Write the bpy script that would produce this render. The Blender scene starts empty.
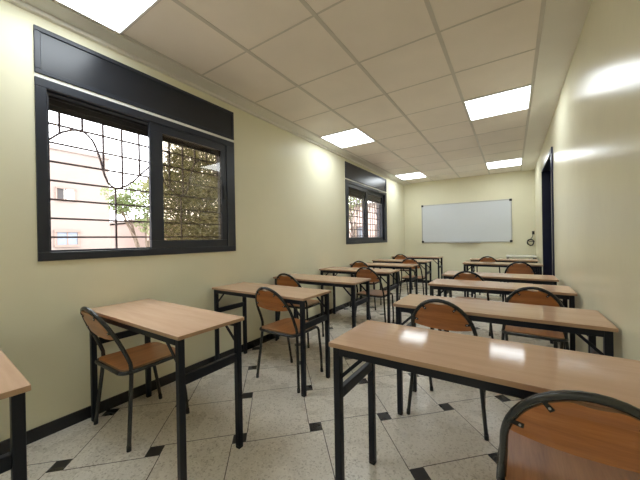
import bpy, bmesh, math, random
from mathutils import Vector, Matrix

random.seed(7)
S = bpy.context.scene
COL = S.collection
PI = math.pi

# ------------------------------------------------------------------ room measurements (metres)
RX, Y0, Y1, H = 2.74, -3.4, 7.55, 2.533      # right wall, wall behind the camera, whiteboard wall, ceiling
WT = 0.22                                     # wall thickness
L1, L5 = 0.179, 2.506                         # edges of the tiled ceiling field
ROW0, TILE = 0.903, 0.6
DOOR = (4.36, 5.62, 2.13)
WIN = [(0.513, 1.978, 1.041, 2.432), (4.33, 6.24, 1.05, 2.45)]


# ------------------------------------------------------------------ node helpers
class NT:
    def __init__(self, name):
        self.m = bpy.data.materials.new(name)
        self.m.use_nodes = True
        self.t = self.m.node_tree
        self.t.nodes.clear()
        self.out = self.t.nodes.new('ShaderNodeOutputMaterial')

    def n(self, kind, **kw):
        nd = self.t.nodes.new(kind)
        for k, v in kw.items():
            setattr(nd, k, v)
        return nd

    def l(self, a, b):
        self.t.links.new(a, b)

    def val(self, sock, v):
        if hasattr(v, 'is_output'):
            self.l(v, sock)
        else:
            sock.default_value = v

    def math(self, op, a, b=None, c=None):
        nd = self.n('ShaderNodeMath', operation=op)
        self.val(nd.inputs[0], a)
        if b is not None:
            self.val(nd.inputs[1], b)
        if c is not None:
            self.val(nd.inputs[2], c)
        return nd.outputs[0]

    def mix(self, fac, a, b):
        nd = self.n('ShaderNodeMix', data_type='RGBA')
        self.val(nd.inputs[0], fac)
        self.val(nd.inputs[6], a)
        self.val(nd.inputs[7], b)
        return nd.outputs[2]

    def coords(self, kind='Object', scale=(1, 1, 1)):
        tc = self.n('ShaderNodeTexCoord')
        mp = self.n('ShaderNodeMapping')
        mp.inputs['Scale'].default_value = scale
        self.l(tc.outputs[kind], mp.inputs[0])
        return mp.outputs[0]

    def noise(self, vec, scale, detail=4, rough=0.55, distortion=0.0):
        nd = self.n('ShaderNodeTexNoise')
        self.l(vec, nd.inputs['Vector'])
        nd.inputs['Scale'].default_value = scale
        nd.inputs['Detail'].default_value = detail
        nd.inputs['Roughness'].default_value = rough
        nd.inputs['Distortion'].default_value = distortion
        return nd.outputs[0]

    def ramp(self, fac, stops):
        nd = self.n('ShaderNodeValToRGB')
        cr = nd.color_ramp
        while len(cr.elements) < len(stops):
            cr.elements.new(0.5)
        for e, (p, c) in zip(cr.elements, stops):
            e.position = p
            e.color = c if len(c) == 4 else (*c, 1)
        self.l(fac, nd.inputs[0])
        return nd.outputs[0]

    def bsdf(self, color, rough=0.5, metallic=0.0, spec=0.5, bump=None, bump_strength=0.1, bump_dist=0.002, coat=0.0, coat_rough=0.05):
        b = self.n('ShaderNodeBsdfPrincipled')
        self.val(b.inputs['Base Color'], color)
        self.val(b.inputs['Roughness'], rough)
        b.inputs['Metallic'].default_value = metallic
        b.inputs['Specular IOR Level'].default_value = spec
        b.inputs['Coat Weight'].default_value = coat
        b.inputs['Coat Roughness'].default_value = coat_rough
        if bump is not None:
            bn = self.n('ShaderNodeBump')
            bn.inputs['Strength'].default_value = bump_strength
            bn.inputs['Distance'].default_value = bump_dist
            self.l(bump, bn.inputs['Height'])
            self.l(bn.outputs[0], b.inputs['Normal'])
        self.l(b.outputs[0], self.out.inputs[0])
        return self.m


def c4(r, g, b):
    return (r, g, b, 1)


def plain(name, col, rough=0.5, metallic=0.0, spec=0.5, var=0.06, scale=9.0, bump=0.0):
    t = NT(name)
    v = t.coords()
    n = t.noise(v, scale)
    lo = tuple(x * (1 - var) for x in col)
    hi = tuple(min(1, x * (1 + var)) for x in col)
    c = t.ramp(n, [(0.3, lo), (0.7, hi)])
    if bump:
        return t.bsdf(c, rough, metallic, spec, bump=t.noise(v, scale * 12), bump_strength=bump)
    return t.bsdf(c, rough, metallic, spec)


def wall_paint(name, col, rough):
    t = NT(name)
    v = t.coords()
    big = t.noise(v, 1.3, 3)
    c = t.ramp(big, [(0.3, tuple(x * 0.965 for x in col)), (0.7, tuple(min(1, x * 1.03) for x in col))])
    wav = t.noise(v, 7.0, 2)
    fine = t.noise(v, 160.0, 2)
    h = t.math('ADD', t.math('MULTIPLY', wav, 1.0), t.math('MULTIPLY', fine, 0.06))
    return t.bsdf(c, rough, spec=0.05, bump=h, bump_strength=0.22, bump_dist=0.006)


def wood(name, lo, mid, hi, along='X', rough=0.3, coat=0.0, grain=1.0, spec=0.5):
    t = NT(name)
    sc = {'X': (1.2, 16, 16), 'Y': (16, 1.2, 16), 'Z': (16, 16, 1.2)}[along]
    v = t.coords(scale=sc)
    n1 = t.noise(v, 1.6 * grain, 6, 0.6, 0.6)
    n2 = t.noise(v, 9.0 * grain, 3, 0.6)
    f = t.math('ADD', t.math('MULTIPLY', n1, 0.75), t.math('MULTIPLY', n2, 0.25))
    c = t.ramp(f, [(0.32, lo), (0.5, mid), (0.68, hi)])
    return t.bsdf(c, rough, spec=spec, coat=coat, bump=n2, bump_strength=0.03)


def floor_material():
    t = NT('terrazzo_basket_tile')
    tc = t.n('ShaderNodeTexCoord')
    sx = t.n('ShaderNodeSeparateXYZ')
    t.l(tc.outputs['Object'], sx.inputs[0])
    X, Y = sx.outputs[0], sx.outputs[1]
    # lattice of the small black squares: origin and the two steps between neighbours
    ox, oy = 1.316, 1.4556
    u, v = (0.3152, 0.3185), (-0.3149, 0.3489)
    det = u[0] * v[1] - u[1] * v[0]
    dx, dy = t.math('SUBTRACT', X, ox), t.math('SUBTRACT', Y, oy)
    U = t.math('ADD', t.math('MULTIPLY', dx, v[1] / det), t.math('MULTIPLY', dy, -v[0] / det))
    V = t.math('ADD', t.math('MULTIPLY', dx, -u[1] / det), t.math('MULTIPLY', dy, u[0] / det))
    i, j = t.math('ROUND', U), t.math('ROUND', V)
    a, b = t.math('SUBTRACT', U, i), t.math('SUBTRACT', V, j)
    h, w = 0.086, 0.0055
    par = t.math('FLOORED_MODULO', t.math('ADD', i, j), 2.0)
    sg = t.math('SUBTRACT', 1.0, t.math('MULTIPLY', par, 2.0))
    aa, ab = t.math('ABSOLUTE', a), t.math('ABSOLUTE', b)
    sq = t.math('MULTIPLY', t.math('LESS_THAN', aa, h), t.math('LESS_THAN', ab, h))
    ha = t.math('MULTIPLY', t.math('MULTIPLY', sg, t.math('SIGN', a)), h)
    hb = t.math('MULTIPLY', t.math('MULTIPLY', sg, t.math('SIGN', b)), -h)
    lh = t.math('MULTIPLY', t.math('LESS_THAN', t.math('ABSOLUTE', t.math('SUBTRACT', b, ha)), w), t.math('GREATER_THAN', aa, h))
    lv = t.math('MULTIPLY', t.math('LESS_THAN', t.math('ABSOLUTE', t.math('SUBTRACT', a, hb)), w), t.math('GREATER_THAN', ab, h))
    line = t.math('MAXIMUM', lh, lv)
    # cream terrazzo with grey and tan chips
    pos = tc.outputs['Object']
    vo = t.n('ShaderNodeTexVoronoi')
    vo.inputs['Scale'].default_value = 125
    t.l(pos, vo.inputs['Vector'])
    sep = t.n('ShaderNodeSeparateColor')
    t.l(vo.outputs['Color'], sep.inputs[0])
    chips = t.ramp(sep.outputs[0], [(0.0, (0.48, 0.44, 0.38)), (0.16, (0.65, 0.61, 0.54)), (0.34, (0.73, 0.69, 0.62)), (1.0, (0.78, 0.745, 0.675))])
    dirt = t.noise(pos, 2.6, 5)
    chips = t.mix(t.ramp(dirt, [(0.35, (0, 0, 0)), (0.75, (0.28, 0.28, 0.28))]), chips, c4(0.50, 0.45, 0.37))
    c = t.mix(line, chips, c4(0.10, 0.085, 0.07))
    c = t.mix(sq, c, c4(0.022, 0.021, 0.021))
    rg = t.ramp(t.noise(pos, 5.0, 3), [(0.3, (0.22, 0.22, 0.22)), (0.7, (0.36, 0.36, 0.36))])
    hgt = t.math('SUBTRACT', 1.0, line)
    return t.bsdf(c, rg, spec=0.45, bump=hgt, bump_strength=0.25, bump_dist=0.001)


def glass_tint(name, col, refl=0.5):
    t = NT(name)
    tr = t.n('ShaderNodeBsdfTransparent')
    tr.inputs[0].default_value = c4(*col)
    gl = t.n('ShaderNodeBsdfGlossy')
    gl.inputs['Roughness'].default_value = 0.02
    fr = t.n('ShaderNodeFresnel')
    geo = t.n('ShaderNodeNewGeometry')
    t.l(t.math('MULTIPLY_ADD', geo.outputs['Backfacing'], 1 / 1.5 - 1.5, 1.5), fr.inputs['IOR'])
    v = t.coords()
    n = t.noise(v, 2.0)
    f = t.math('MULTIPLY', fr.outputs[0], t.math('ADD', refl, t.math('MULTIPLY', n, 0.1)))
    mx = t.n('ShaderNodeMixShader')
    t.l(f, mx.inputs[0])
    t.l(tr.outputs[0], mx.inputs[1])
    t.l(gl.outputs[0], mx.inputs[2])
    t.l(mx.outputs[0], t.out.inputs[0])
    return t.m


def emitter(name, col, strength):
    t = NT(name)
    v = t.coords()
    n = t.noise(v, 3.0, 1)
    c = t.ramp(n, [(0.2, tuple(x * 0.98 for x in col)), (0.8, col)])
    e = t.n('ShaderNodeEmission')
    t.l(c, e.inputs[0])
    e.inputs[1].default_value = strength
    t.l(e.outputs[0], t.out.inputs[0])
    return t.m


def leaf_material(name, lo, hi):
    t = NT(name)
    v = t.coords()
    n = t.noise(v, 2.2, 5)
    c = t.ramp(n, [(0.3, lo), (0.7, hi)])
    d = t.n('ShaderNodeBsdfDiffuse')
    t.l(c, d.inputs[0])
    tl = t.n('ShaderNodeBsdfTranslucent')
    t.l(c, tl.inputs[0])
    mx = t.n('ShaderNodeMixShader')
    mx.inputs[0].default_value = 0.35
    t.l(d.outputs[0], mx.inputs[1])
    t.l(tl.outputs[0], mx.inputs[2])
    t.l(mx.outputs[0], t.out.inputs[0])
    return t.m


M = {}
M['wall'] = wall_paint('cream_gloss_wall_paint', (0.82, 0.79, 0.605), 0.24)
M['floor'] = floor_material()
M['tile'] = plain('gypsum_ceiling_tile', (0.86, 0.80, 0.73), 0.6, var=0.03, scale=3.0, bump=0.05)
M['plaster'] = plain('ceiling_border_plaster', (0.78, 0.76, 0.70), 0.35, var=0.03, scale=3.0)
M['grid'] = plain('ceiling_grid_metal', (0.62, 0.585, 0.53), 0.4, var=0.03)
M['base'] = plain('black_glazed_skirting', (0.018, 0.018, 0.02), 0.22, var=0.15)
M['alu'] = plain('anthracite_aluminium', (0.026, 0.030, 0.041), 0.34, spec=0.4, var=0.05)
M['shutterbox'] = plain('anthracite_shutter_panel', (0.016, 0.019, 0.026), 0.30, var=0.06)
M['reveal'] = plain('dark_shutter_reveal', (0.075, 0.08, 0.10), 0.6, var=0.08)
M['slats'] = plain('dark_shutter_slats', (0.05, 0.047, 0.05), 0.55, var=0.08)
M['sealant'] = plain('white_sealant', (0.80, 0.80, 0.74), 0.45, var=0.02)
M['glass'] = glass_tint('bronze_tinted_glass', (0.64, 0.605, 0.55), 1.0)
M['clear'] = glass_tint('lightly_tinted_glass', (0.93, 0.92, 0.91), 0.45)
M['iron'] = plain('dark_red_brown_iron', (0.12, 0.085, 0.085), 0.6, var=0.1)
M['navy'] = plain('navy_blue_door_paint', (0.010, 0.014, 0.045), 0.3, var=0.08)
M['steel'] = plain('brushed_steel', (0.55, 0.55, 0.56), 0.3, metallic=1.0, var=0.03)
M['laminate'] = wood('beech_laminate', (0.615, 0.415, 0.29), (0.66, 0.455, 0.322), (0.70, 0.49, 0.355), 'X', 0.07, spec=0.07)
M['edge'] = wood('beech_edge_band', (0.40, 0.245, 0.15), (0.46, 0.29, 0.18), (0.51, 0.33, 0.21), 'X', 0.35)
M['leg'] = plain('black_powder_coat', (0.008, 0.010, 0.017), 0.40, spec=0.3, var=0.1)
M['tube'] = plain('charcoal_lacquered_tube', (0.024, 0.025, 0.025), 0.25, spec=0.6, var=0.1)
M['ply'] = wood('varnished_plywood_back', (0.34, 0.112, 0.028), (0.48, 0.170, 0.044), (0.58, 0.23, 0.07), 'X', 0.28, coat=0.3)
M['plyseat'] = wood('varnished_plywood_seat', (0.33, 0.122, 0.036), (0.46, 0.185, 0.056), (0.57, 0.25, 0.082), 'Y', 0.32, coat=0.2)
M['plyedge'] = wood('plywood_edge', (0.22, 0.11, 0.05), (0.33, 0.18, 0.09), (0.42, 0.25, 0.13), 'X', 0.5)
M['rubber'] = plain('black_rubber', (0.012, 0.012, 0.012), 0.7, var=0.1)
M['board'] = plain('whiteboard_enamel', (0.68, 0.72, 0.76), 0.12, spec=0.5, var=0.015, scale=1.5)
M['boardframe'] = plain('whiteboard_aluminium', (0.50, 0.51, 0.52), 0.35, metallic=0.8, var=0.03)
M['blackplastic'] = plain('black_plastic', (0.016, 0.016, 0.017), 0.45, var=0.1)
M['whiteplastic'] = plain('white_plastic', (0.78, 0.78, 0.75), 0.4, var=0.02)
M['whitelam'] = plain('white_laminate', (0.76, 0.76, 0.70), 0.25, var=0.02)
M['led'] = emitter('led_panel_diffuser', (0.90, 0.965, 1.0), 6.6)
M['facade'] = plain('pink_render_facade', (0.195, 0.158, 0.142), 0.9, var=0.05, scale=0.6)
M['facade2'] = plain('salmon_render_facade', (0.26, 0.19, 0.165), 0.9, var=0.05, scale=0.6)
M['surround'] = plain('window_surround_render', (0.19, 0.135, 0.115), 0.85, var=0.05)
M['curtain'] = plain('pale_window_curtain', (0.15, 0.175, 0.215), 0.7, var=0.06, scale=6)
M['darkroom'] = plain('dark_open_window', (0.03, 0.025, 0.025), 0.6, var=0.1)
M['facade3'] = plain('pale_pink_render_facade', (0.50, 0.39, 0.35), 0.9, var=0.06, scale=0.8)
M['earth'] = plain('dusty_ground', (0.42, 0.36, 0.29), 0.95, var=0.1, scale=1.2)
M['bark'] = plain('grey_brown_bark', (0.13, 0.095, 0.07), 0.9, var=0.2, scale=14)
M['leaf'] = leaf_material('olive_foliage', (0.10, 0.105, 0.045), (0.22, 0.20, 0.105))
M['leaf2'] = leaf_material('fresh_green_foliage', (0.11, 0.15, 0.06), (0.26, 0.29, 0.15))


# ------------------------------------------------------------------ mesh helpers
class MB:
    def __init__(self):
        self.bm = bmesh.new()

    def box(self, lo, hi, mat=0, bevel=0.0):
        lo, hi = Vector(lo), Vector(hi)
        co = [(lo.x, lo.y, lo.z), (hi.x, lo.y, lo.z), (hi.x, hi.y, lo.z), (lo.x, hi.y, lo.z),
              (lo.x, lo.y, hi.z), (hi.x, lo.y, hi.z), (hi.x, hi.y, hi.z), (lo.x, hi.y, hi.z)]
        vs = [self.bm.verts.new(p) for p in co]
        fs = []
        for q in ((0, 3, 2, 1), (4, 5, 6, 7), (0, 1, 5, 4), (1, 2, 6, 5), (2, 3, 7, 6), (3, 0, 4, 7)):
            f = self.bm.faces.new([vs[k] for k in q])
            f.material_index = mat
            fs.append(f)
        if bevel:
            es = list({e for f in fs for e in f.edges})
            bmesh.ops.bevel(self.bm, geom=es, offset=bevel, segments=2, affect='EDGES', profile=0.5)
        return fs

    def bar(self, p, q, w, d, up=(0, 0, 1)):
        p, q = Vector(p), Vector(q)
        t = (q - p).normalized()
        s = t.cross(Vector(up))
        s = s.normalized() if s.length > 1e-5 else Vector((1, 0, 0))
        u = s.cross(t)
        vs = []
        for c in (p, q):
            for a, b in ((-1, -1), (1, -1), (1, 1), (-1, 1)):
                vs.append(self.bm.verts.new(c + s * a * w / 2 + u * b * d / 2))
        for f in ((3, 2, 1, 0), (4, 5, 6, 7), (0, 1, 5, 4), (1, 2, 6, 5), (2, 3, 7, 6), (3, 0, 4, 7)):
            self.bm.faces.new([vs[k] for k in f])

    def tube(self, pts, r, seg=10, closed=False, rad=None):
        pts = [Vector(p) for p in pts]
        n = len(pts)
        rings = []
        ref = None
        for k in range(n):
            if closed:
                t = (pts[(k + 1) % n] - pts[k - 1]).normalized()
            else:
                t = (pts[min(k + 1, n - 1)] - pts[max(k - 1, 0)]).normalized()
            if ref is None:
                ref = t.orthogonal().normalized()
            else:
                ref = (ref - t * ref.dot(t)).normalized()
            b = t.cross(ref)
            rr = rad[k] if rad else r
            rings.append([self.bm.verts.new(pts[k] + ref * rr * math.cos(2 * PI * s / seg) + b * rr * math.sin(2 * PI * s / seg)) for s in range(seg)])
        m = n if closed else n - 1
        for k in range(m):
            A, B = rings[k], rings[(k + 1) % n]
            for s in range(seg):
                f = self.bm.faces.new([A[s], A[(s + 1) % seg], B[(s + 1) % seg], B[s]])
                f.smooth = True
        if not closed:
            self.bm.faces.new(list(reversed(rings[0])))
            self.bm.faces.new(rings[-1])

    def slab(self, loop, fn, thick_fn, edge_mat=1):
        """closed plate: 2-D outline loop, fn(a, b) -> 3-D point of the front, thick_fn(a, b) -> offset vector to the back"""
        f1 = [self.bm.verts.new(fn(a, b)) for a, b in loop]
        f2 = [self.bm.verts.new(Vector(fn(a, b)) + Vector(thick_fn(a, b))) for a, b in loop]
        n = len(loop)
        self.bm.faces.new(f1)
        self.bm.faces.new(list(reversed(f2)))
        for k in range(n):
            f = self.bm.faces.new([f1[k], f2[k], f2[(k + 1) % n], f1[(k + 1) % n]])
            f.material_index = edge_mat

    def build(self, name, mats, parent=None, loc=None):
        bmesh.ops.recalc_face_normals(self.bm, faces=self.bm.faces[:])
        me = bpy.data.meshes.new(name)
        self.bm.to_mesh(me)
        self.bm.free()
        for m in (mats if isinstance(mats, (list, tuple)) else [mats]):
            me.materials.append(m)
        o = bpy.data.objects.new(name, me)
        COL.objects.link(o)
        if parent is not None:
            o.parent = parent
        if loc is not None:
            o.location = loc
        return o


def crom(pts, per=6):
    pts = [Vector(p) for p in pts]
    P = [pts[0] * 2 - pts[1]] + pts + [pts[-1] * 2 - pts[-2]]
    out = []
    for k in range(1, len(P) - 2):
        a, b, c, d = P[k - 1:k + 3]
        for s in range(per):
            t = s / per
            out.append(0.5 * ((2 * b) + (c - a) * t + (2 * a - 5 * b + 4 * c - d) * t * t + (3 * b - a - 3 * c + d) * t ** 3))
    out.append(pts[-1])
    return out


def empty(name, loc=(0, 0, 0), rz=0.0, parent=None):
    o = bpy.data.objects.new(name, None)
    COL.objects.link(o)
    o.location = loc
    o.rotation_euler = (0, 0, rz)
    o.empty_display_size = 0.1
    if parent is not None:
        o.parent = parent
    return o


def tag(o, label=None, cat=None, group=None, kind=None):
    if label:
        o['label'] = label
    if cat:
        o['category'] = cat
    if group:
        o['group'] = group
    if kind:
        o['kind'] = kind
    return o


KIDS = {}


def kids(o):
    return [c for c in bpy.data.objects if c.parent == o]


def copy_tree(o, parent=None):
    c = o.copy()
    COL.objects.link(c)
    if parent is not None:
        c.parent = parent
    for ch in kids(o):
        copy_tree(ch, c)
    return c


def structure(o, label=None):
    o['kind'] = 'structure'
    if label:
        o['label'] = label
    return o


# ------------------------------------------------------------------ room shell
m = MB()
m.box((-WT, Y0 - 0.15, -0.12), (RX + 0.2, Y1 + 0.15, 0.0))
structure(m.build('floor', M['floor']), 'cream speckled terrazzo floor with small black inset squares')

# wall with the two windows
m = MB()
top = H + 0.1
edges = [Y0 - 0.15, WIN[0][0], WIN[0][1], WIN[1][0], WIN[1][1], Y1 + 0.15]
m.box((-WT, edges[0], 0), (0, edges[1], top))
m.box((-WT, edges[2], 0), (0, edges[3], top))
m.box((-WT, edges[4], 0), (0, edges[5], top))
for (a, b, z0, z1) in WIN:
    m.box((-WT, a, 0), (0, b, z0))
    m.box((-WT, a, z1), (0, b, top))
structure(m.build('wall_left', M['wall']), 'glossy cream wall with two dark aluminium windows')

m = MB()
m.box((RX, Y0 - 0.15, 0), (RX + 0.2, DOOR[0], top))
m.box((RX, DOOR[1], 0), (RX + 0.2, Y1 + 0.15, top))
m.box((RX, DOOR[0], DOOR[2]), (RX + 0.2, DOOR[1], top))
structure(m.build('wall_right', M['wall']), 'glossy cream wall with the navy door, reflecting the ceiling panels')

m = MB()
m.box((0, Y1, 0), (RX, Y1 + 0.15, top))
structure(m.build('wall_back', M['wall']), 'cream end wall carrying the whiteboard')
m = MB()
m.box((0, Y0 - 0.15, 0), (RX, Y0, top))
structure(m.build('wall_front', M['wall']), 'cream end wall behind the camera')

# ceiling slab, plaster border, T-bars
m = MB()
m.box((-WT, Y0 - 0.15, H), (RX + 0.2, Y1 + 0.15, H + 0.12))
ceil = structure(m.build('ceiling', M['tile']), 'suspended ceiling of square beige tiles')
m = MB()
cols = [L1, 0.731, 1.331, 1.931, L5]
for k, x in enumerate(cols):
    w = 0.013 if 0 < k < 4 else 0.012
    m.box((x - w, Y0, H - 0.004), (x + w, Y1, H + 0.001))
rows = [ROW0 + TILE * k for k in range(-8, 12) if Y0 < ROW0 + TILE * k < Y1 - 0.02]
for y in rows:
    for a, b in zip(cols[:-1], cols[1:]):
        m.box((a + 0.012, y - 0.006, H - 0.0025), (b - 0.012, y + 0.006, H + 0.001))
tag(m.build('ceiling_grid', M['grid'], ceil), 'thin metal grid between the ceiling tiles')
m = MB()
m.box((0, Y0, H - 0.012), (L1 - 0.012, Y1, H + 0.001))
m.box((0, Y0, H - 0.035), (0.03, Y1, H - 0.012))
structure(m.build('trim_1', M['plaster']), 'plaster ceiling border along the window wall')
m = MB()
m.box((L5 + 0.012, Y0, H - 0.012), (RX, Y1, H + 0.001))
structure(m.build('trim_2', M['plaster']), 'plaster ceiling border along the door wall')

bh = 0.075
m = MB()
m.box((0, Y0, 0), (0.012, Y1, bh), bevel=0.002)
structure(m.build('baseboard_left', M['base']), 'black skirting along the window wall')
m = MB()
m.box((RX - 0.012, Y0, 0), (RX, DOOR[0] - 0.05, bh), bevel=0.002)
structure(m.build('baseboard_right', M['base']), 'black skirting before the door')
m = MB()
m.box((0.012, Y1 - 0.012, 0), (RX, Y1, bh), bevel=0.002)
structure(m.build('baseboard_back', M['base']), 'black skirting under the whiteboard')


# ------------------------------------------------------------------ windows
def window(idx, y0, y1, z0, z1, label, sash):
    root = structure(empty('window_%d' % idx, (0, y0, z0)), label)
    W, Hh = y1 - y0, z1 - z0
    zb = Hh - 0.278                       # underside of the shutter box
    zf = zb - 0.024                       # top of the frame below the pale joint
    e = 0.012                             # stands a little proud of the wall
    fw = 0.052
    # shutter box panel with a raised rim
    m = MB()
    m.box((-0.10, 0, zb), (e - 0.008, W, Hh))
    box = m.build('shutter_box', M['shutterbox'], root)
    m = MB()
    for a, b in (((e - 0.02, 0, zb), (e, W, zb + 0.028)), ((e - 0.02, 0, Hh - 0.028), (e, W, Hh)),
                 ((e - 0.02, 0, zb + 0.028), (e, 0.03, Hh - 0.028)), ((e - 0.02, W - 0.03, zb + 0.028), (e, W, Hh - 0.028))):
        m.box(a, b, bevel=0.003)
    m.build('rim', M['alu'], box)
    m = MB()
    m.box((-0.06, 0, zf), (0.004, W, zb))
    tag(m.build('joint_strip', M['sealant'], root), 'thin white joint under the shutter box')
    # outer frame
    m = MB()
    for a, b in (((-0.085, 0, 0), (e, W, fw)), ((-0.085, 0, zf - fw), (e, W, zf)),
                 ((-0.085, 0, fw), (e, fw, zf - fw)), ((-0.085, W - fw - 0.045, fw), (e, W, zf - fw))):
        m.box(a, b, bevel=0.003)
    # inner step of the profile
    for a, b in (((-0.06, fw, fw), (-0.015, W - fw - 0.045, fw + 0.012)), ((-0.06, fw, zf - fw - 0.012), (-0.015, W - fw - 0.045, zf - fw)),
                 ((-0.06, fw, fw + 0.012), (-0.015, fw + 0.014, zf - fw - 0.012))):
        m.box(a, b)
    m.build('window_frame', M['alu'], root)
    # sliding sashes
    for (a, b, dx, glass, sw, sl) in sash:
        m = MB()
        t, bt = zf - fw + 0.004, fw - 0.004
        m.box((dx - 0.014, a, bt), (dx + 0.014, b, bt + sw), bevel=0.002)
        m.box((dx - 0.014, a, t - sw), (dx + 0.014, b, t), bevel=0.002)
        m.box((dx - 0.014, a, bt + sw), (dx + 0.014, a + sl, t - sw), bevel=0.002)
        m.box((dx - 0.014, b - sw, bt + sw), (dx + 0.014, b, t - sw), bevel=0.002)
        s = m.build('sash', M['alu'], root)
        m = MB()
        m.box((dx - 0.002, a + sl, bt + sw), (dx + 0.002, b - sw, t - sw))
        tag(m.build('pane', glass, s), 'tinted glass pane')
        if dx > -0.03:
            m = MB()
            m.box((dx + 0.014, b - sw * 0.75, Hh * 0.36), (dx + 0.024, b - sw * 0.35, Hh * 0.46), bevel=0.002)
            m.build('sash_latch', M['blackplastic'], s)
    # dark lining of the outer reveal and the rolled-down end of the shutter
    m = MB()
    m.box((-WT - 0.01, -0.0, 0.0), (-0.085, 0.02, zf))
    m.box((-WT - 0.01, W - 0.02, 0.0), (-0.085, W, zf))
    m.box((-WT - 0.01, 0.02, 0.0), (-0.085, W - 0.02, 0.02))
    m.build('reveal_lining', M['reveal'], root)
    m = MB()
    zs = 1.995 - 1.041 if idx == 1 else 1.93 - 1.05
    k = 0
    z = zs
    while z < zb:
        m.box((-0.128, 0.02, z), (-0.112, W - 0.02, min(z + 0.036, zb)), bevel=0.004)
        z += 0.038
    sh = m.build('roller_shutter', M['slats'], root)
    # iron grille: level bars, short uprights down to a waving bar
    m = MB()
    gx = -0.165
    gw = 0.0115 if idx == 1 else 0.014
    ya, yb = 0.025, W - 0.025
    z = 0.145
    while z < zf - 0.02:
        m.bar((gx, ya, z), (gx, yb, z), gw, gw)
        z += 0.1235
    if idx == 1:
        kp = [(0.535, 1.70), (0.607, 1.811), (0.669, 1.878), (0.739, 1.919), (0.80, 1.918), (0.84, 1.885), (0.877, 1.804), (0.92, 1.62), (0.945, 1.57), (0.992, 1.55), (1.05, 1.575), (1.11, 1.625), (1.245, 1.78)]

        def wave(y):
            q = y + y0
            if q > 1.245:
                q = 2.49 - q
            q = max(kp[0][0], q)
            for (p0, v0), (p1, v1) in zip(kp[:-1], kp[1:]):
                if q <= p1:
                    return v0 + (v1 - v0) * (q - p0) / (p1 - p0) - 1.041
            return kp[-1][1] - 1.041
        step, y_off = 0.123, 0.665 - y0
        troughs = [0.985 - y0, 1.505 - y0]
    else:
        wave = lambda y: 0.72 + 0.17 * math.cos(2 * PI * (y - 0.24) / 0.62)
        step, y_off = 0.125, 0.12
        troughs = [0.55, 1.17]
    yy = y_off
    while yy < yb:
        m.bar((gx + 0.008, yy, wave(yy) if idx == 1 else 0.02), (gx + 0.008, yy, zf), gw, gw)
        yy += step
    for q in troughs:
        m.bar((gx + 0.008, q, 0.02), (gx + 0.008, q, wave(q)), 0.011, 0.011)
    n = 60
    m.tube([(gx + 0.012, ya + (yb - ya) * k / n, wave(ya + (yb - ya) * k / n)) for k in range(n + 1)], 0.007, 6)
    tag(m.build('window_grille', M['iron'], root), 'dark iron security grille with a waving bar')
    return root


y0, y1 = WIN[0][:2]
W1 = y1 - y0
window(1, *WIN[0], label='large dark aluminium sliding window with iron grille, beside the nearest desks',
       sash=[(1.162 - y0, W1 - 0.085, -0.012, M['glass'], 0.068, 0.100), (1.215 - y0, W1 - 0.075, -0.048, M['clear'], 0.062, 0.062)])
y0, y1 = WIN[1][:2]
W2 = y1 - y0
window(2, *WIN[1], label='far dark aluminium sliding window with iron grille, near the whiteboard end',
       sash=[(0.045, 0.90, -0.012, M['clear'], 0.07, 0.07), (0.80, W2 - 0.09, -0.048, M['clear'], 0.07, 0.07)])

# ------------------------------------------------------------------ door
d = structure(empty('door_1', (RX, DOOR[0], 0)), 'navy blue door in the cream wall near the whiteboard end')
dw, dh = DOOR[1] - DOOR[0], DOOR[2]
m = MB()
m.box((-0.018, -0.045, 0), (0.16, 0.012, dh + 0.045), bevel=0.003)
m.box((-0.018, dw - 0.012, 0), (0.16, dw + 0.045, dh + 0.045), bevel=0.003)
m.box((-0.018, 0.012, dh - 0.012), (0.16, dw - 0.012, dh + 0.045), bevel=0.003)
m.build('door_frame', M['navy'], d)
m = MB()
m.box((0.10, 0.014, 0.006), (0.145, dw - 0.014, dh - 0.014))
leaf = m.build('door_leaf', M['navy'], d)
m = MB()
m.tube([(0.10, 0.09, 1.02), (0.055, 0.09, 1.02)], 0.009, 10)
m.tube([(0.055, 0.085, 1.02), (0.055, 0.21, 1.02)], 0.009, 10)
m.build('door_handle', M['steel'], leaf)

# ------------------------------------------------------------------ ceiling light panels
def make_light():
    root = empty('ceiling_light', (0, 0, H))
    m = MB()
    hw, f = 0.297, 0.012
    for a, b in (((-hw, -hw), (hw, -hw + f)), ((-hw, hw - f), (hw, hw)), ((-hw, -hw + f), (-hw + f, hw - f)), ((hw - f, -hw + f), (hw, hw - f))):
        m.box((a[0], a[1], -0.010), (b[0], b[1], 0.0))
    m.build('light_frame', M['whiteplastic'], root)
    m = MB()
    m.box((-hw + f, -hw + f, -0.007), (hw - f, hw - f, -0.001))
    tag(m.build('diffuser', M['led'], root), 'glowing white diffuser')
    return root


lab = [
    (0.455, 0.603, 'bright square ceiling panel above the large near window, cut by the top edge'),
    (0.455, 3.603, 'bright square ceiling panel over the window wall, midway between the two windows'),
    (0.455, 6.603, 'small distant ceiling panel over the window wall, beside the far window'),
    (2.219, 3.603, 'bright square ceiling panel along the door wall, biggest one before the door'),
    (2.219, 6.603, 'small distant ceiling panel near the whiteboard, on the door side'),
    (0.455, -2.397, 'unseen ceiling panel over the window wall, added behind the viewer to light the foreground'),  # this panel and the next are unseen, added to brighten the foreground
    (2.219, -2.397, 'unseen ceiling panel over the door wall, added behind the viewer to light the foreground'),
]
L0 = make_light()
for k, (x, y, lb) in enumerate(lab):
    o = L0 if k == 0 else copy_tree(L0)
    wx = 0.552 / 0.6 if x < 1 else 0.575 / 0.6
    o.scale = (wx, 1, 1)
    o.location = (x, y, H)
    tag(o, lb, 'ceiling light', 'square LED panels in the ceiling')


# ------------------------------------------------------------------ school desks
DL, DD, DH = 1.045, 0.385, 0.72


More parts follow.
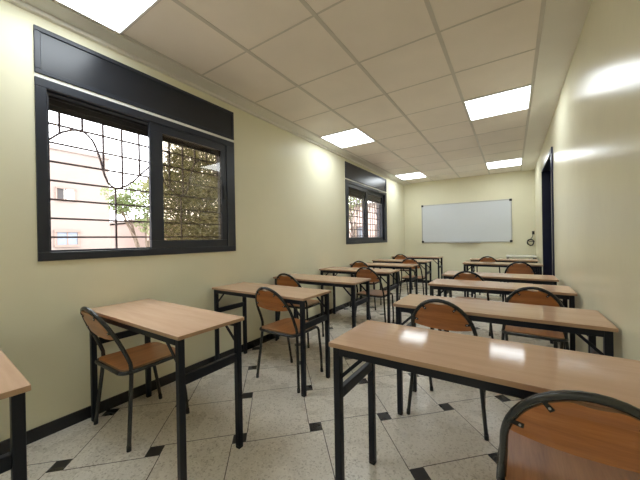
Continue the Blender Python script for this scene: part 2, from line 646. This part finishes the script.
def make_desk():
    root = empty('school_desk')
    x, y = DL / 2, DD / 2
    t = 0.019
    m = MB()
    fs = m.box((-x, -y, DH - t), (x, y, DH), bevel=0.0025)
    for f in m.bm.faces:
        f.normal_update()
        f.material_index = 0 if abs(f.normal.z) > 0.5 else 1
    m.build('tabletop', [M['laminate'], M['edge']], root)
    m = MB()
    lw = 0.031
    xi, yi = x - 0.014, y - 0.010
    za, zb = DH - t - 0.034, DH - t
    for ya, yb in ((-yi, -yi + 0.026), (yi - 0.026, yi)):
        m = MB()
        m.box((-xi + lw, ya, za + 0.002), (xi - lw, yb, zb), bevel=0.002)
        m.build('apron_rail', M['leg'], root)
    za = zb
    for sx in (-1, 1):
        for sy in (-1, 1):
            m = MB()
            a = (min(sx * xi, sx * (xi - lw)), min(sy * yi, sy * (yi - lw)), 0.012)
            b = (max(sx * xi, sx * (xi - lw)), max(sy * yi, sy * (yi - lw)), za)
            m.box(a, b, bevel=0.004)
            lg = m.build('leg', M['leg'], root)
            m = MB()
            m.box((a[0] + 0.001, a[1] + 0.001, 0), (b[0] - 0.001, b[1] - 0.001, 0.014), bevel=0.002)
            m.build('foot_cap', M['rubber'], lg)
            m = MB()
            xc, yc = sx * (xi - lw), sy * (yi - 0.014)
            m.bar((xc + sx * 0.004, yc, za - 0.125), (xc - sx * 0.095, yc, za - 0.030), 0.006, 0.014)
            m.build('brace', M['leg'], root)
    for sx in (-1, 1):
        m = MB()
        cx = sx * (xi - lw / 2)
        m.box((cx - 0.012, -yi + lw, 0.482), (cx + 0.012, yi - lw, 0.526), bevel=0.003)
        m.build('crossbar', M['leg'], root)
    return root


XL, XR = 1.083 - DL / 2, 1.673 + DL / 2
WG, DG = 'school desks along the window wall', 'school desks along the door wall'
desks = [
    (XL + 0.024, -0.118, 'beech-topped desk at the window wall, only its corner shows at the picture edge', WG),
    (XL + 0.002, 0.728, 'pinkish beech-topped desk under the large near window, one chair tucked in', WG),
    (XL - 0.006, 1.672, 'beech-topped desk against the window wall, just past the large near window', WG),
    (XL - 0.006, 2.49, 'beech-topped desk at bare wall between the windows, second past the large window', WG),
    (XL - 0.014, 3.46, 'window-wall desk whose chair stands at its aisle end, before the far window', WG),
    (XL - 0.010, 4.38, 'window-wall desk under the near half of the far window', WG),
    (XL, 5.30, 'window-wall desk under the far half of the far window', WG),
    (XL - 0.03, 6.50, 'window-wall desk closest to the whiteboard end', WG),
    (XR + 0.022, 1.014, 'big foreground desk with two white panel reflections on its glossy top', DG),
    (XR + 0.008, 1.828, 'glossy desk by the door wall, second from the camera', DG),
    (XR + 0.004, 2.78, 'desk by the door wall, third from the camera', DG),
    (XR - 0.02, 3.55, 'desk by the door wall directly before the navy door', DG),
    (XR - 0.02, 5.22, 'desk in front of the far edge of the navy door', DG),
    (XR - 0.015, 6.15, 'farthest desk of the door-wall row, below the whiteboard', DG),
]
D0 = make_desk()
for k, (x, y, lb, g) in enumerate(desks):
    o = D0 if k == 0 else copy_tree(D0)
    o.location = (x, y + DD / 2, 0)
    o.rotation_euler = (0, 0, math.radians(-2.0) if k == 0 else 0.0)
    tag(o, lb, 'desk', g)


# ------------------------------------------------------------------ school chairs
AW, AZ, AH = 0.178, 0.560, 0.220      # half-width of the arch, height where it springs, its rise


def lean(z):
    """how far back the rear frame sits at height z"""
    if z < 0.45:
        return 0.034 * min(1, z / 0.40)
    return 0.034 - 0.150 * ((z - 0.45) / 0.335) ** 1.15


def make_chair():
    root = empty('school_chair')
    r = 0.0108
    # arch
    pts = []
    for z in (0.40, 0.43, 0.46, 0.49, 0.525):
        pts.append((AW + 0.009 * ((AZ - z) / 0.16) ** 1.5, z))
    n = 22
    arch = [(x, z) for x, z in pts] + [(AW * math.copysign(abs(math.cos(PI * k / n)) ** 1.0, math.cos(PI * k / n)), AZ + AH * math.sin(PI * k / n) ** 1.0) for k in range(n + 1)] + [(-x, z) for x, z in reversed(pts)]
    m = MB()
    m.tube([(x, lean(z), z) for x, z in arch], r, 12)
    m.build('back_frame', M['tube'], root)
    # rear legs run on from the arch, splayed to the floor
    for s in (-1, 1):
        x0 = pts[0][0]
        m = MB()
        m.tube(crom([(s * x0, lean(0.40), 0.405), (s * (x0 + 0.008), 0.026, 0.30), (s * 0.213, 0.008, 0.10), (s * 0.221, 0.0, 0.012)], 4), r, 12)
        lg = m.build('leg', M['tube'], root)
        m = MB()
        m.tube([(s * 0.2198, 0.001, 0.030), (s * 0.2218, 0.0, 0.0)], r + 0.0012, 12)
        m.build('foot_tip', M['rubber'], lg)
    # front legs: run forward under the seat and bend down
    for s in (-1, 1):
        m = MB()
        path = [(s * 0.190, 0.036, 0.412), (s * 0.190, 0.16, 0.412), (s * 0.183, 0.275, 0.411)]
        for k in range(1, 6):
            a = k / 6 * PI / 2
            path.append((s * (0.183 + 0.001 * k / 6), 0.275 + 0.05 * math.sin(a), 0.411 - 0.05 * (1 - math.cos(a))))
        path += [(s * 0.183, 0.330, 0.33), (s * 0.178, 0.360, 0.15), (s * 0.170, 0.378, 0.012)]
        m.tube(path, r, 12)
        lg = m.build('leg', M['tube'], root)
        m = MB()
        m.tube([(s * 0.1705, 0.376, 0.030), (s * 0.170, 0.379, 0.0)], r + 0.0012, 12)
        m.build('foot_tip', M['rubber'], lg)
    rim = [(-0.189, 0.060, 0.413), (-0.189, 0.040, 0.413)]
    for k in range(7):
        a = PI + k / 6 * PI / 2
        rim.append((-0.139 + 0.05 * math.cos(a), 0.036 + 0.05 * math.sin(a), 0.413))
    rim += [(-x, y, z) for x, y, z in reversed(rim)]
    m = MB()
    m.tube(rim, r, 12)
    m.build('seat_rim', M['tube'], root)
    m = MB()
    m.tube([(-0.178, 0.285, 0.410), (0.178, 0.285, 0.410)], 0.0095, 10)
    m.build('seat_rail', M['tube'], root)
    # seat: rounded plywood
    def rrect(x0, x1, w0, w1, ya, yb, rad):
        loop = []
        cs = [(w1 - rad, yb - rad, 0), (-(w1 - rad), yb - rad, 90), (-(w0 - rad * 0.6), ya + rad * 0.6, 180), (w0 - rad * 0.6, ya + rad * 0.6, 270)]
        for k, (cx, cy, a0) in enumerate(cs):
            rr = rad if k < 2 else rad * 0.6
            for q in range(7):
                a = math.radians(a0 + 15 * q)
                loop.append((cx + rr * math.cos(a), cy + rr * math.sin(a)))
        return loop
    loop = rrect(0, 0, 0.178, 0.172, -0.004, 0.348, 0.06)
    m = MB()
    m.slab(loop, lambda a, b: (a, b, 0.430), lambda a, b: (0, 0, -0.0135))
    m.build('seat', [M['plyseat'], M['plyedge']], root)
    # backrest: half-moon of plywood filling the arch, hand slot at the top
    gap = 0.001
    loop = []
    N = 48
    zb = 0.600
    th0 = math.asin((zb + 0.012 - AZ) / (AH - r))
    for k in range(N + 1):
        th = th0 + (PI - 2 * th0) * k / N
        x = (AW - r - gap) * math.cos(th)
        z = AZ + (AH - r - gap) * math.sin(th)
        if abs(x) < 0.050:
            z -= 0.012 * (0.5 + 0.5 * math.cos(PI * x / 0.050)) ** 0.7
        loop.append((x, z))
    xa = loop[0][0]
    for k in range(1, 16):
        x = -xa + 2 * xa * k / 16
        loop.append((x, zb - 0.006 + 0.018 * (abs(x) / xa) ** 2.2))
    m = MB()
    bow = lambda a, b: -0.010 * (1 - (a / AW) ** 2)
    m.slab(loop, lambda a, b: (a, lean(b) + bow(a, b) - 0.005, b), lambda a, b: (0, 0.010, 0.004))
    br = m.build('backrest', [M['ply'], M['plyedge']], root)
    # clips that hold the plywood to the tube, seen on its rear face
    for deg in (24, 58, 122, 156):
        th = math.radians(deg)
        cx = math.cos(th)
        x = AW * math.copysign(abs(cx) ** 1.0, cx)
        z = AZ + AH * math.sin(th) ** 1.0
        dv = Vector((-x, 0, AZ + 0.06 - z)).normalized()
        p = Vector((x, lean(z) - 0.009, z))
        qx, qz = x + dv.x * 0.032, z + dv.z * 0.032
        q = Vector((qx, lean(qz) + bow(qx, qz) - 0.0085, qz))
        m = MB()
        m.bar(p, q, 0.012, 0.004, up=(0, 1, 0))
        c = m.build('bracket', M['rubber'], root)
        m = MB()
        sp = p.lerp(q, 0.72)
        m.tube([sp + Vector((0, 0.001, 0)), sp + Vector((0, -0.0045, 0))], 0.003, 8)
        m.build('screw', M['steel'], c)
    return root


CW, CD = 'wooden-backed chairs at the window-wall desks', 'wooden-backed chairs at the door-wall desks'
chairs = [
    (0.342, 0.742, math.radians(0), 'plywood chair with charcoal tube frame tucked under the desk below the near window', CW),
    (0.764, 1.722, math.radians(-1.5), 'plywood chair standing at the aisle end of the desk past the near window', CW),
    (0.302, 2.480, math.radians(1), 'plywood chair against the window wall, its curved back just above the second desk', CW),
    (0.795, 3.445, math.radians(-2), 'plywood chair at the aisle end of a window-wall desk, midway down the room', CW),
    (0.282, 4.335, math.radians(1), 'small far chair at the wall end of a desk under the far window', CW),
    (0.825, 5.215, 0.0, 'small far chair at the aisle end of a desk under the far window', CW),
    (0.268, 6.44, 0.0, 'farthest chair by the window wall, only its curved top above the last desks', CW),
    (2.482, 0.987, 0.0, 'large foreground chair with plywood back and metal clips, cut by the picture edge', CD),
    (1.976, 1.877, math.radians(-1.5), 'plywood chair with hand slot behind the foreground desk, at the aisle end', CD),
    (2.452, 2.61, math.radians(-2), 'plywood chair between second and third door-wall desks, at their wall end', CD),
    (1.935, 3.48, 0.0, 'plywood chair at the aisle end of the desk before the navy door', CD),
    (2.415, 4.99, 0.0, 'far chair in front of the navy door, only its back showing', CD),
    (1.96, 6.12, 0.0, 'farthest chair below the whiteboard, only its curved top showing', CD),
]
C0 = make_chair()
for k, (x, y, rz, lb, g) in enumerate(chairs):
    o = C0 if k == 0 else copy_tree(C0)
    o.location = (x, y, 0)
    o.rotation_euler = (0, 0, rz)
    tag(o, lb, 'chair', g)

# ------------------------------------------------------------------ whiteboard
bx0, bx1, bz0, bz1 = 0.440, 2.335, 1.015, 1.947
wb = tag(empty('whiteboard', ((bx0 + bx1) / 2, Y1, bz0)), 'wide white dry-erase board with black corner caps on the end wall', 'whiteboard')
hw, hh = (bx1 - bx0) / 2, bz1 - bz0
m = MB()
m.box((-hw + 0.01, -0.016, 0.01), (hw - 0.01, -0.002, hh - 0.01))
m.build('writing_surface', M['board'], wb)
m = MB()
for a, b in (((-hw, -0.022, 0), (hw, 0, 0.020)), ((-hw, -0.022, hh - 0.020), (hw, 0, hh)), ((-hw, -0.022, 0.02), (-hw + 0.02, 0, hh - 0.02)), ((hw - 0.02, -0.022, 0.02), (hw, 0, hh - 0.02))):
    m.box(a, b, bevel=0.003)
m.build('board_frame', M['boardframe'], wb)
for sx in (-1, 1):
    for z in (0, hh):
        m = MB()
        xx = sx * hw
        z_lo, z_hi = (z - 0.006, z + 0.044) if z == 0 else (z - 0.044, z + 0.006)
        m.box((min(xx + sx * 0.006, xx - sx * 0.044), -0.027, z_lo), (max(xx + sx * 0.006, xx - sx * 0.044), 0.0, z_hi), bevel=0.006)
        tag(m.build('corner_cap', M['blackplastic'], wb), 'black plastic corner cap')
m = MB()
m.box((-0.35, -0.075, -0.012), (0.35, -0.0, 0.0), bevel=0.002)
m.box((-0.35, -0.079, -0.012), (0.35, -0.073, 0.012), bevel=0.002)
m.build('pen_tray', M['boardframe'], wb)

# ------------------------------------------------------------------ outlet and looped cable in the far corner
o = tag(empty('wall_outlet', (2.703, Y1, 1.205)), 'small dark cable outlet on the end wall near the corner', 'outlet')
m = MB()
m.box((-0.022, -0.012, -0.035), (0.022, 0, 0.035), bevel=0.004)
m.build('outlet_plate', M['blackplastic'], o)
m = MB()
m.box((-0.013, -0.030, -0.016), (0.013, -0.012, 0.016), bevel=0.003)
m.build('plug', M['blackplastic'], o)
m = MB()
pts = [(2.695, Y1 - 0.034, 1.18), (2.690, Y1 - 0.045, 1.13), (2.668, Y1 - 0.035, 1.09), (2.640, Y1 - 0.022, 1.06), (2.600, Y1 - 0.018, 1.02)]
for t in range(1, 3 * 12):
    a = PI + 2 * PI * t / 12
    rr = 0.062 + 0.008 * math.sin(t * 1.7)
    pts.append((2.655 + rr * math.cos(a) * 0.85, Y1 - 0.016 - 0.004 * (t / 12), 1.005 + rr * math.sin(a)))
pts += [(2.69, Y1 - 0.03, 1.02), (2.725, Y1 - 0.03, 1.03)]
m.tube(crom(pts, 3), 0.0065, 7)
tag(m.build('coiled_cord', M['blackplastic']), 'black cord hanging in a coil below the outlet beside the whiteboard', 'cord')

# ------------------------------------------------------------------ white-topped table in the far corner
t = tag(empty('side_table', (2.475, 7.08, 0)), 'white-topped table in the far corner below the coiled cord', 'table')
m = MB()
m.box((-0.245, -0.28, 0.725), (0.245, 0.28, 0.75), bevel=0.002)
m.build('tabletop', M['whitelam'], t)
for sx in (-1, 1):
    for sy in (-1, 1):
        m = MB()
        cx, cy = sx * 0.22, sy * 0.255
        m.box((cx - 0.018, cy - 0.018, 0), (cx + 0.018, cy + 0.018, 0.725), bevel=0.003)
        m.build('leg', M['leg'], t)

# ------------------------------------------------------------------ outside
m = MB()
m.box((-70, -50, -4.3), (-WT - 0.05, 70, -4.0))
structure(m.build('ground', M['earth']), 'dusty ground outside the windows')


def facade_window(root, x, y0, y1, z0, z1, axis='X', pane='curtain', surround=True, half=None):
    """window on a wall: surround (part) with its pane (sub-part)"""
    def P(u, w, d):
        return (x + d, u, w) if axis == 'X' else (u, x - d, w)
    def bx(m, u0, u1, w0, w1, d0, d1):
        a, b = P(u0, w0, d0), P(u1, w1, d1)
        m.box(tuple(min(p, q) for p, q in zip(a, b)), tuple(max(p, q) for p, q in zip(a, b)))
    m = MB()
    f = 0.09 if surround else 0.05
    bx(m, y0 - f, y1 + f, z0 - f, z0, -0.02, 0.07)
    bx(m, y0 - f, y1 + f, z1, z1 + f, -0.02, 0.07)
    bx(m, y0 - f, y0, z0, z1, -0.02, 0.05)
    bx(m, y1, y1 + f, z0, z1, -0.02, 0.05)
    bx(m, (y0 + y1) / 2 - 0.02, (y0 + y1) / 2 + 0.02, z0, z1, -0.02, 0.03)
    w = m.build('window', M['surround'], root)
    m = MB()
    if half is None:
        bx(m, y0, y1, z0, z1, -0.03, 0.012)
        m.build('pane', M[pane], w)
    else:
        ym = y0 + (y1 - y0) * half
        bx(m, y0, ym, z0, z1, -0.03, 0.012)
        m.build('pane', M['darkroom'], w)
        m = MB()
        bx(m, ym, y1, z0, z1, -0.03, 0.012)
        m.build('pane', M['whitelam'], w)


b = tag(empty('apartment_building', (0, 0, 0)), 'pale pink apartment block seen through the open half of the near window', 'building')
m = MB()
m.box((-20, -9, -4), (-12, 5.44, 4.70))
m.build('wall', M['facade'], b)
m = MB()
m.box((-20.05, -9.05, 4.70), (-11.95, 5.49, 4.86))
m.build('parapet', M['facade'], b)
facade_window(b, -12, 3.70, 4.32, 1.10, 1.58)
facade_window(b, -12, 3.72, 4.24, 2.84, 3.24, half=0.4, surround=False)
facade_window(b, -12, 1.2, 1.9, 1.10, 1.7)
facade_window(b, -12, 1.2, 1.8, 2.84, 3.3)
facade_window(b, -12, 3.70, 4.32, -1.9, -1.2)

b = tag(empty('annex_building', (0, 0, 0)), 'low salmon house just past the corner of the pink apartment block', 'building')
m = MB()
m.box((-24, 9.3, -4), (-17, 12.0, 2.4))
m.build('wall', M['facade2'], b)
m = MB()
m.box((-24.1, 9.2, 2.5), (-16.9, 12.1, 2.66))
m.build('roof', M['facade'], b)

b = tag(empty('far_building', (0, 0, 0)), 'pink house with small windows seen through the far window', 'building')
m = MB()
m.box((-16, 20, -4), (-3.5, 28, 3.55))
m.build('wall', M['facade3'], b)
m = MB()
m.box((-16.1, 19.9, 3.55), (-3.4, 28.1, 3.75))
m.build('roof', M['facade'], b)
for u in (-9.6, -7.75, -5.9):
    facade_window(b, 20, u, u + 0.75, 0.6, 2.0, axis='Y', pane='curtain')
    facade_window(b, 20, u, u + 0.75, -2.4, -1.1, axis='Y', pane='curtain')


def make_tree(name, label, base, trunk_top, blobs, leafmat, size):
    root = tag(empty(name, base), label, 'tree', 'trees outside the windows')
    bx_, by_, bz_ = base
    m = MB()
    tt = Vector(trunk_top) - Vector(base)
    m.tube(crom([(0, 0, 0), tt * 0.35 + Vector((0.05, 0.04, 0)), tt * 0.7, tt], 5), 0.1, 9, rad=[(0.15 - 0.08 * k / 15) * (0.5 if size == 0.09 else 1) for k in range(16)])
    m.build('trunk', M['bark'], root)
    m = MB()
    for (c, rad, n) in blobs:
        c = Vector(c) - Vector(base)
        mid = tt * 0.8 + (c - tt * 0.8) * 0.5 + Vector((0, 0, 0.1))
        m.tube(crom([tt * 0.75, mid, c + Vector((0, 0, 0.25 * rad))], 4), 0.02, 6, rad=[0.045 - 0.035 * k / 8 for k in range(9)])
        for q in range(4):
            e = c + Vector((random.uniform(-1, 1), random.uniform(-1, 1), random.uniform(-0.6, 1))) * rad * 0.8
            m.tube([mid, (mid + e) / 2 + Vector((0, 0, 0.05)), e], 0.01, 5, rad=[0.018, 0.012, 0.004])
    m.build('branches', M['bark'], root)
    bm = bmesh.new()
    for (c, rad, n) in blobs:
        c = Vector(c) - Vector(base)
        for q in range(n):
            while True:
                p = Vector((random.uniform(-1, 1), random.uniform(-1, 1), random.uniform(-1, 1)))
                if p.length < 1:
                    break
            p = c + p * rad
            s = size * random.uniform(0.6, 1.3)
            a = Vector((random.gauss(0, 1), random.gauss(0, 1), random.gauss(0, 1))).normalized()
            b2 = a.orthogonal().normalized()
            n2 = a.cross(b2)
            vs = [bm.verts.new(p + a * s * u + b2 * s * v + n2 * s * w2) for u, v, w2 in ((-0.6, 0, 0), (0, -0.26, 0.06), (0.6, 0, 0), (0, 0.26, 0.06))]
            bm.faces.new(vs)
    me = bpy.data.meshes.new('foliage')
    bm.to_mesh(me)
    bm.free()
    me.materials.append(leafmat)
    o = bpy.data.objects.new('foliage', me)
    COL.objects.link(o)
    o.parent = root
    return root


make_tree('olive_tree', 'dense olive-leaved tree filling the tinted half of the near window', (-5.2, 4.9, -4.0), (-5.1, 4.9, 1.6),
          [((-5.0, 4.9, 3.0), 0.85, 2600), ((-5.0, 5.5, 3.2), 0.75, 1800), ((-5.1, 4.3, 2.5), 0.75, 1900), ((-5.0, 5.0, 1.9), 0.9, 2600),
           ((-5.0, 5.9, 2.2), 0.85, 2200), ((-5.0, 5.6, 1.2), 0.85, 2200), ((-5.1, 4.5, 1.2), 0.7, 1700), ((-5.0, 6.4, 3.0), 0.7, 1300), ((-5.0, 4.5, 3.5), 0.45, 420)], M['leaf'], 0.085)
make_tree('leafy_tree', 'light green tree with thin drooping leaves before the pink apartment block', (-8.0, 5.0, -4.0), (-7.9, 5.0, 1.2),
          [((-7.54, 4.67, 2.64), 0.52, 750), ((-7.66, 4.11, 2.33), 0.35, 700), ((-7.66, 4.98, 1.9), 0.52, 700), ((-7.54, 5.22, 2.96), 0.44, 560), ((-7.54, 3.79, 2.64), 0.25, 90)], M['leaf2'], 0.09)
make_tree('street_tree', 'leafy tree rising before the far pink house', (-5.9, 16.5, -4.0), (-5.9, 16.5, 2.2),
          [((-6.6, 16.5, 3.5), 0.7, 600), ((-5.6, 16.6, 3.8), 0.7, 500), ((-7.2, 16.4, 3.2), 0.6, 400), ((-6.3, 16.4, 2.7), 0.5, 150)], M['leaf2'], 0.13)

# ------------------------------------------------------------------ daylight
w = bpy.data.worlds.new('World')
S.world = w
w.use_nodes = True
nt = w.node_tree
nt.nodes.clear()
wo = nt.nodes.new('ShaderNodeOutputWorld')
bg = nt.nodes.new('ShaderNodeBackground')
tc = nt.nodes.new('ShaderNodeTexCoord')
ns = nt.nodes.new('ShaderNodeTexNoise')
ns.inputs['Scale'].default_value = 2.0
cr = nt.nodes.new('ShaderNodeValToRGB')
cr.color_ramp.elements[0].color = (0.90, 0.95, 1.0, 1)
cr.color_ramp.elements[1].color = (1.0, 1.0, 1.0, 1)
nt.links.new(tc.outputs['Generated'], ns.inputs['Vector'])
nt.links.new(ns.outputs[0], cr.inputs[0])
nt.links.new(cr.outputs[0], bg.inputs[0])
bg.inputs[1].default_value = 4.6
nt.links.new(bg.outputs[0], wo.inputs[0])

sun = bpy.data.lights.new('sun', 'SUN')
sun.energy = 1.0
sun.angle = math.radians(3)
sun.color = (1.0, 0.95, 0.88)
so = bpy.data.objects.new('sun', sun)
COL.objects.link(so)
so.location = (10, -6, 14)
so.rotation_euler = Vector((-0.75, 0.30, -0.75)).to_track_quat('-Z', 'Y').to_euler()

# ------------------------------------------------------------------ camera
cam = bpy.data.cameras.new('camera')
co = bpy.data.objects.new('camera', cam)
COL.objects.link(co)
yaw, pitch, roll = math.radians(33.42), math.radians(-0.15), math.radians(-0.96)
f = Vector((-math.sin(yaw) * math.cos(pitch), math.cos(yaw) * math.cos(pitch), math.sin(pitch)))
r = Vector((math.cos(yaw), math.sin(yaw), 0))
u = r.cross(f)
r2 = r * math.cos(roll) + u * math.sin(roll)
u2 = -r * math.sin(roll) + u * math.cos(roll)
mat = Matrix((r2, u2, -f)).transposed().to_4x4()
mat.translation = Vector((2.331, 0.0, 1.144))
co.matrix_world = mat
cam.sensor_width = 36.0
cam.sensor_fit = 'HORIZONTAL'
cam.lens = 291.0 / 640 * 36.0
cam.clip_start = 0.02
cam.clip_end = 300
S.camera = co

S.view_settings.view_transform = 'Standard'
S.view_settings.look = 'None'
S.view_settings.exposure = 0.78
S.view_settings.gamma = 1.0
S.view_settings.use_curve_mapping = False
S.cycles.max_bounces = 10
S.cycles.diffuse_bounces = 6
S.cycles.glossy_bounces = 5
S.cycles.transparent_max_bounces = 12
S.cycles.sample_clamp_indirect = 8.0
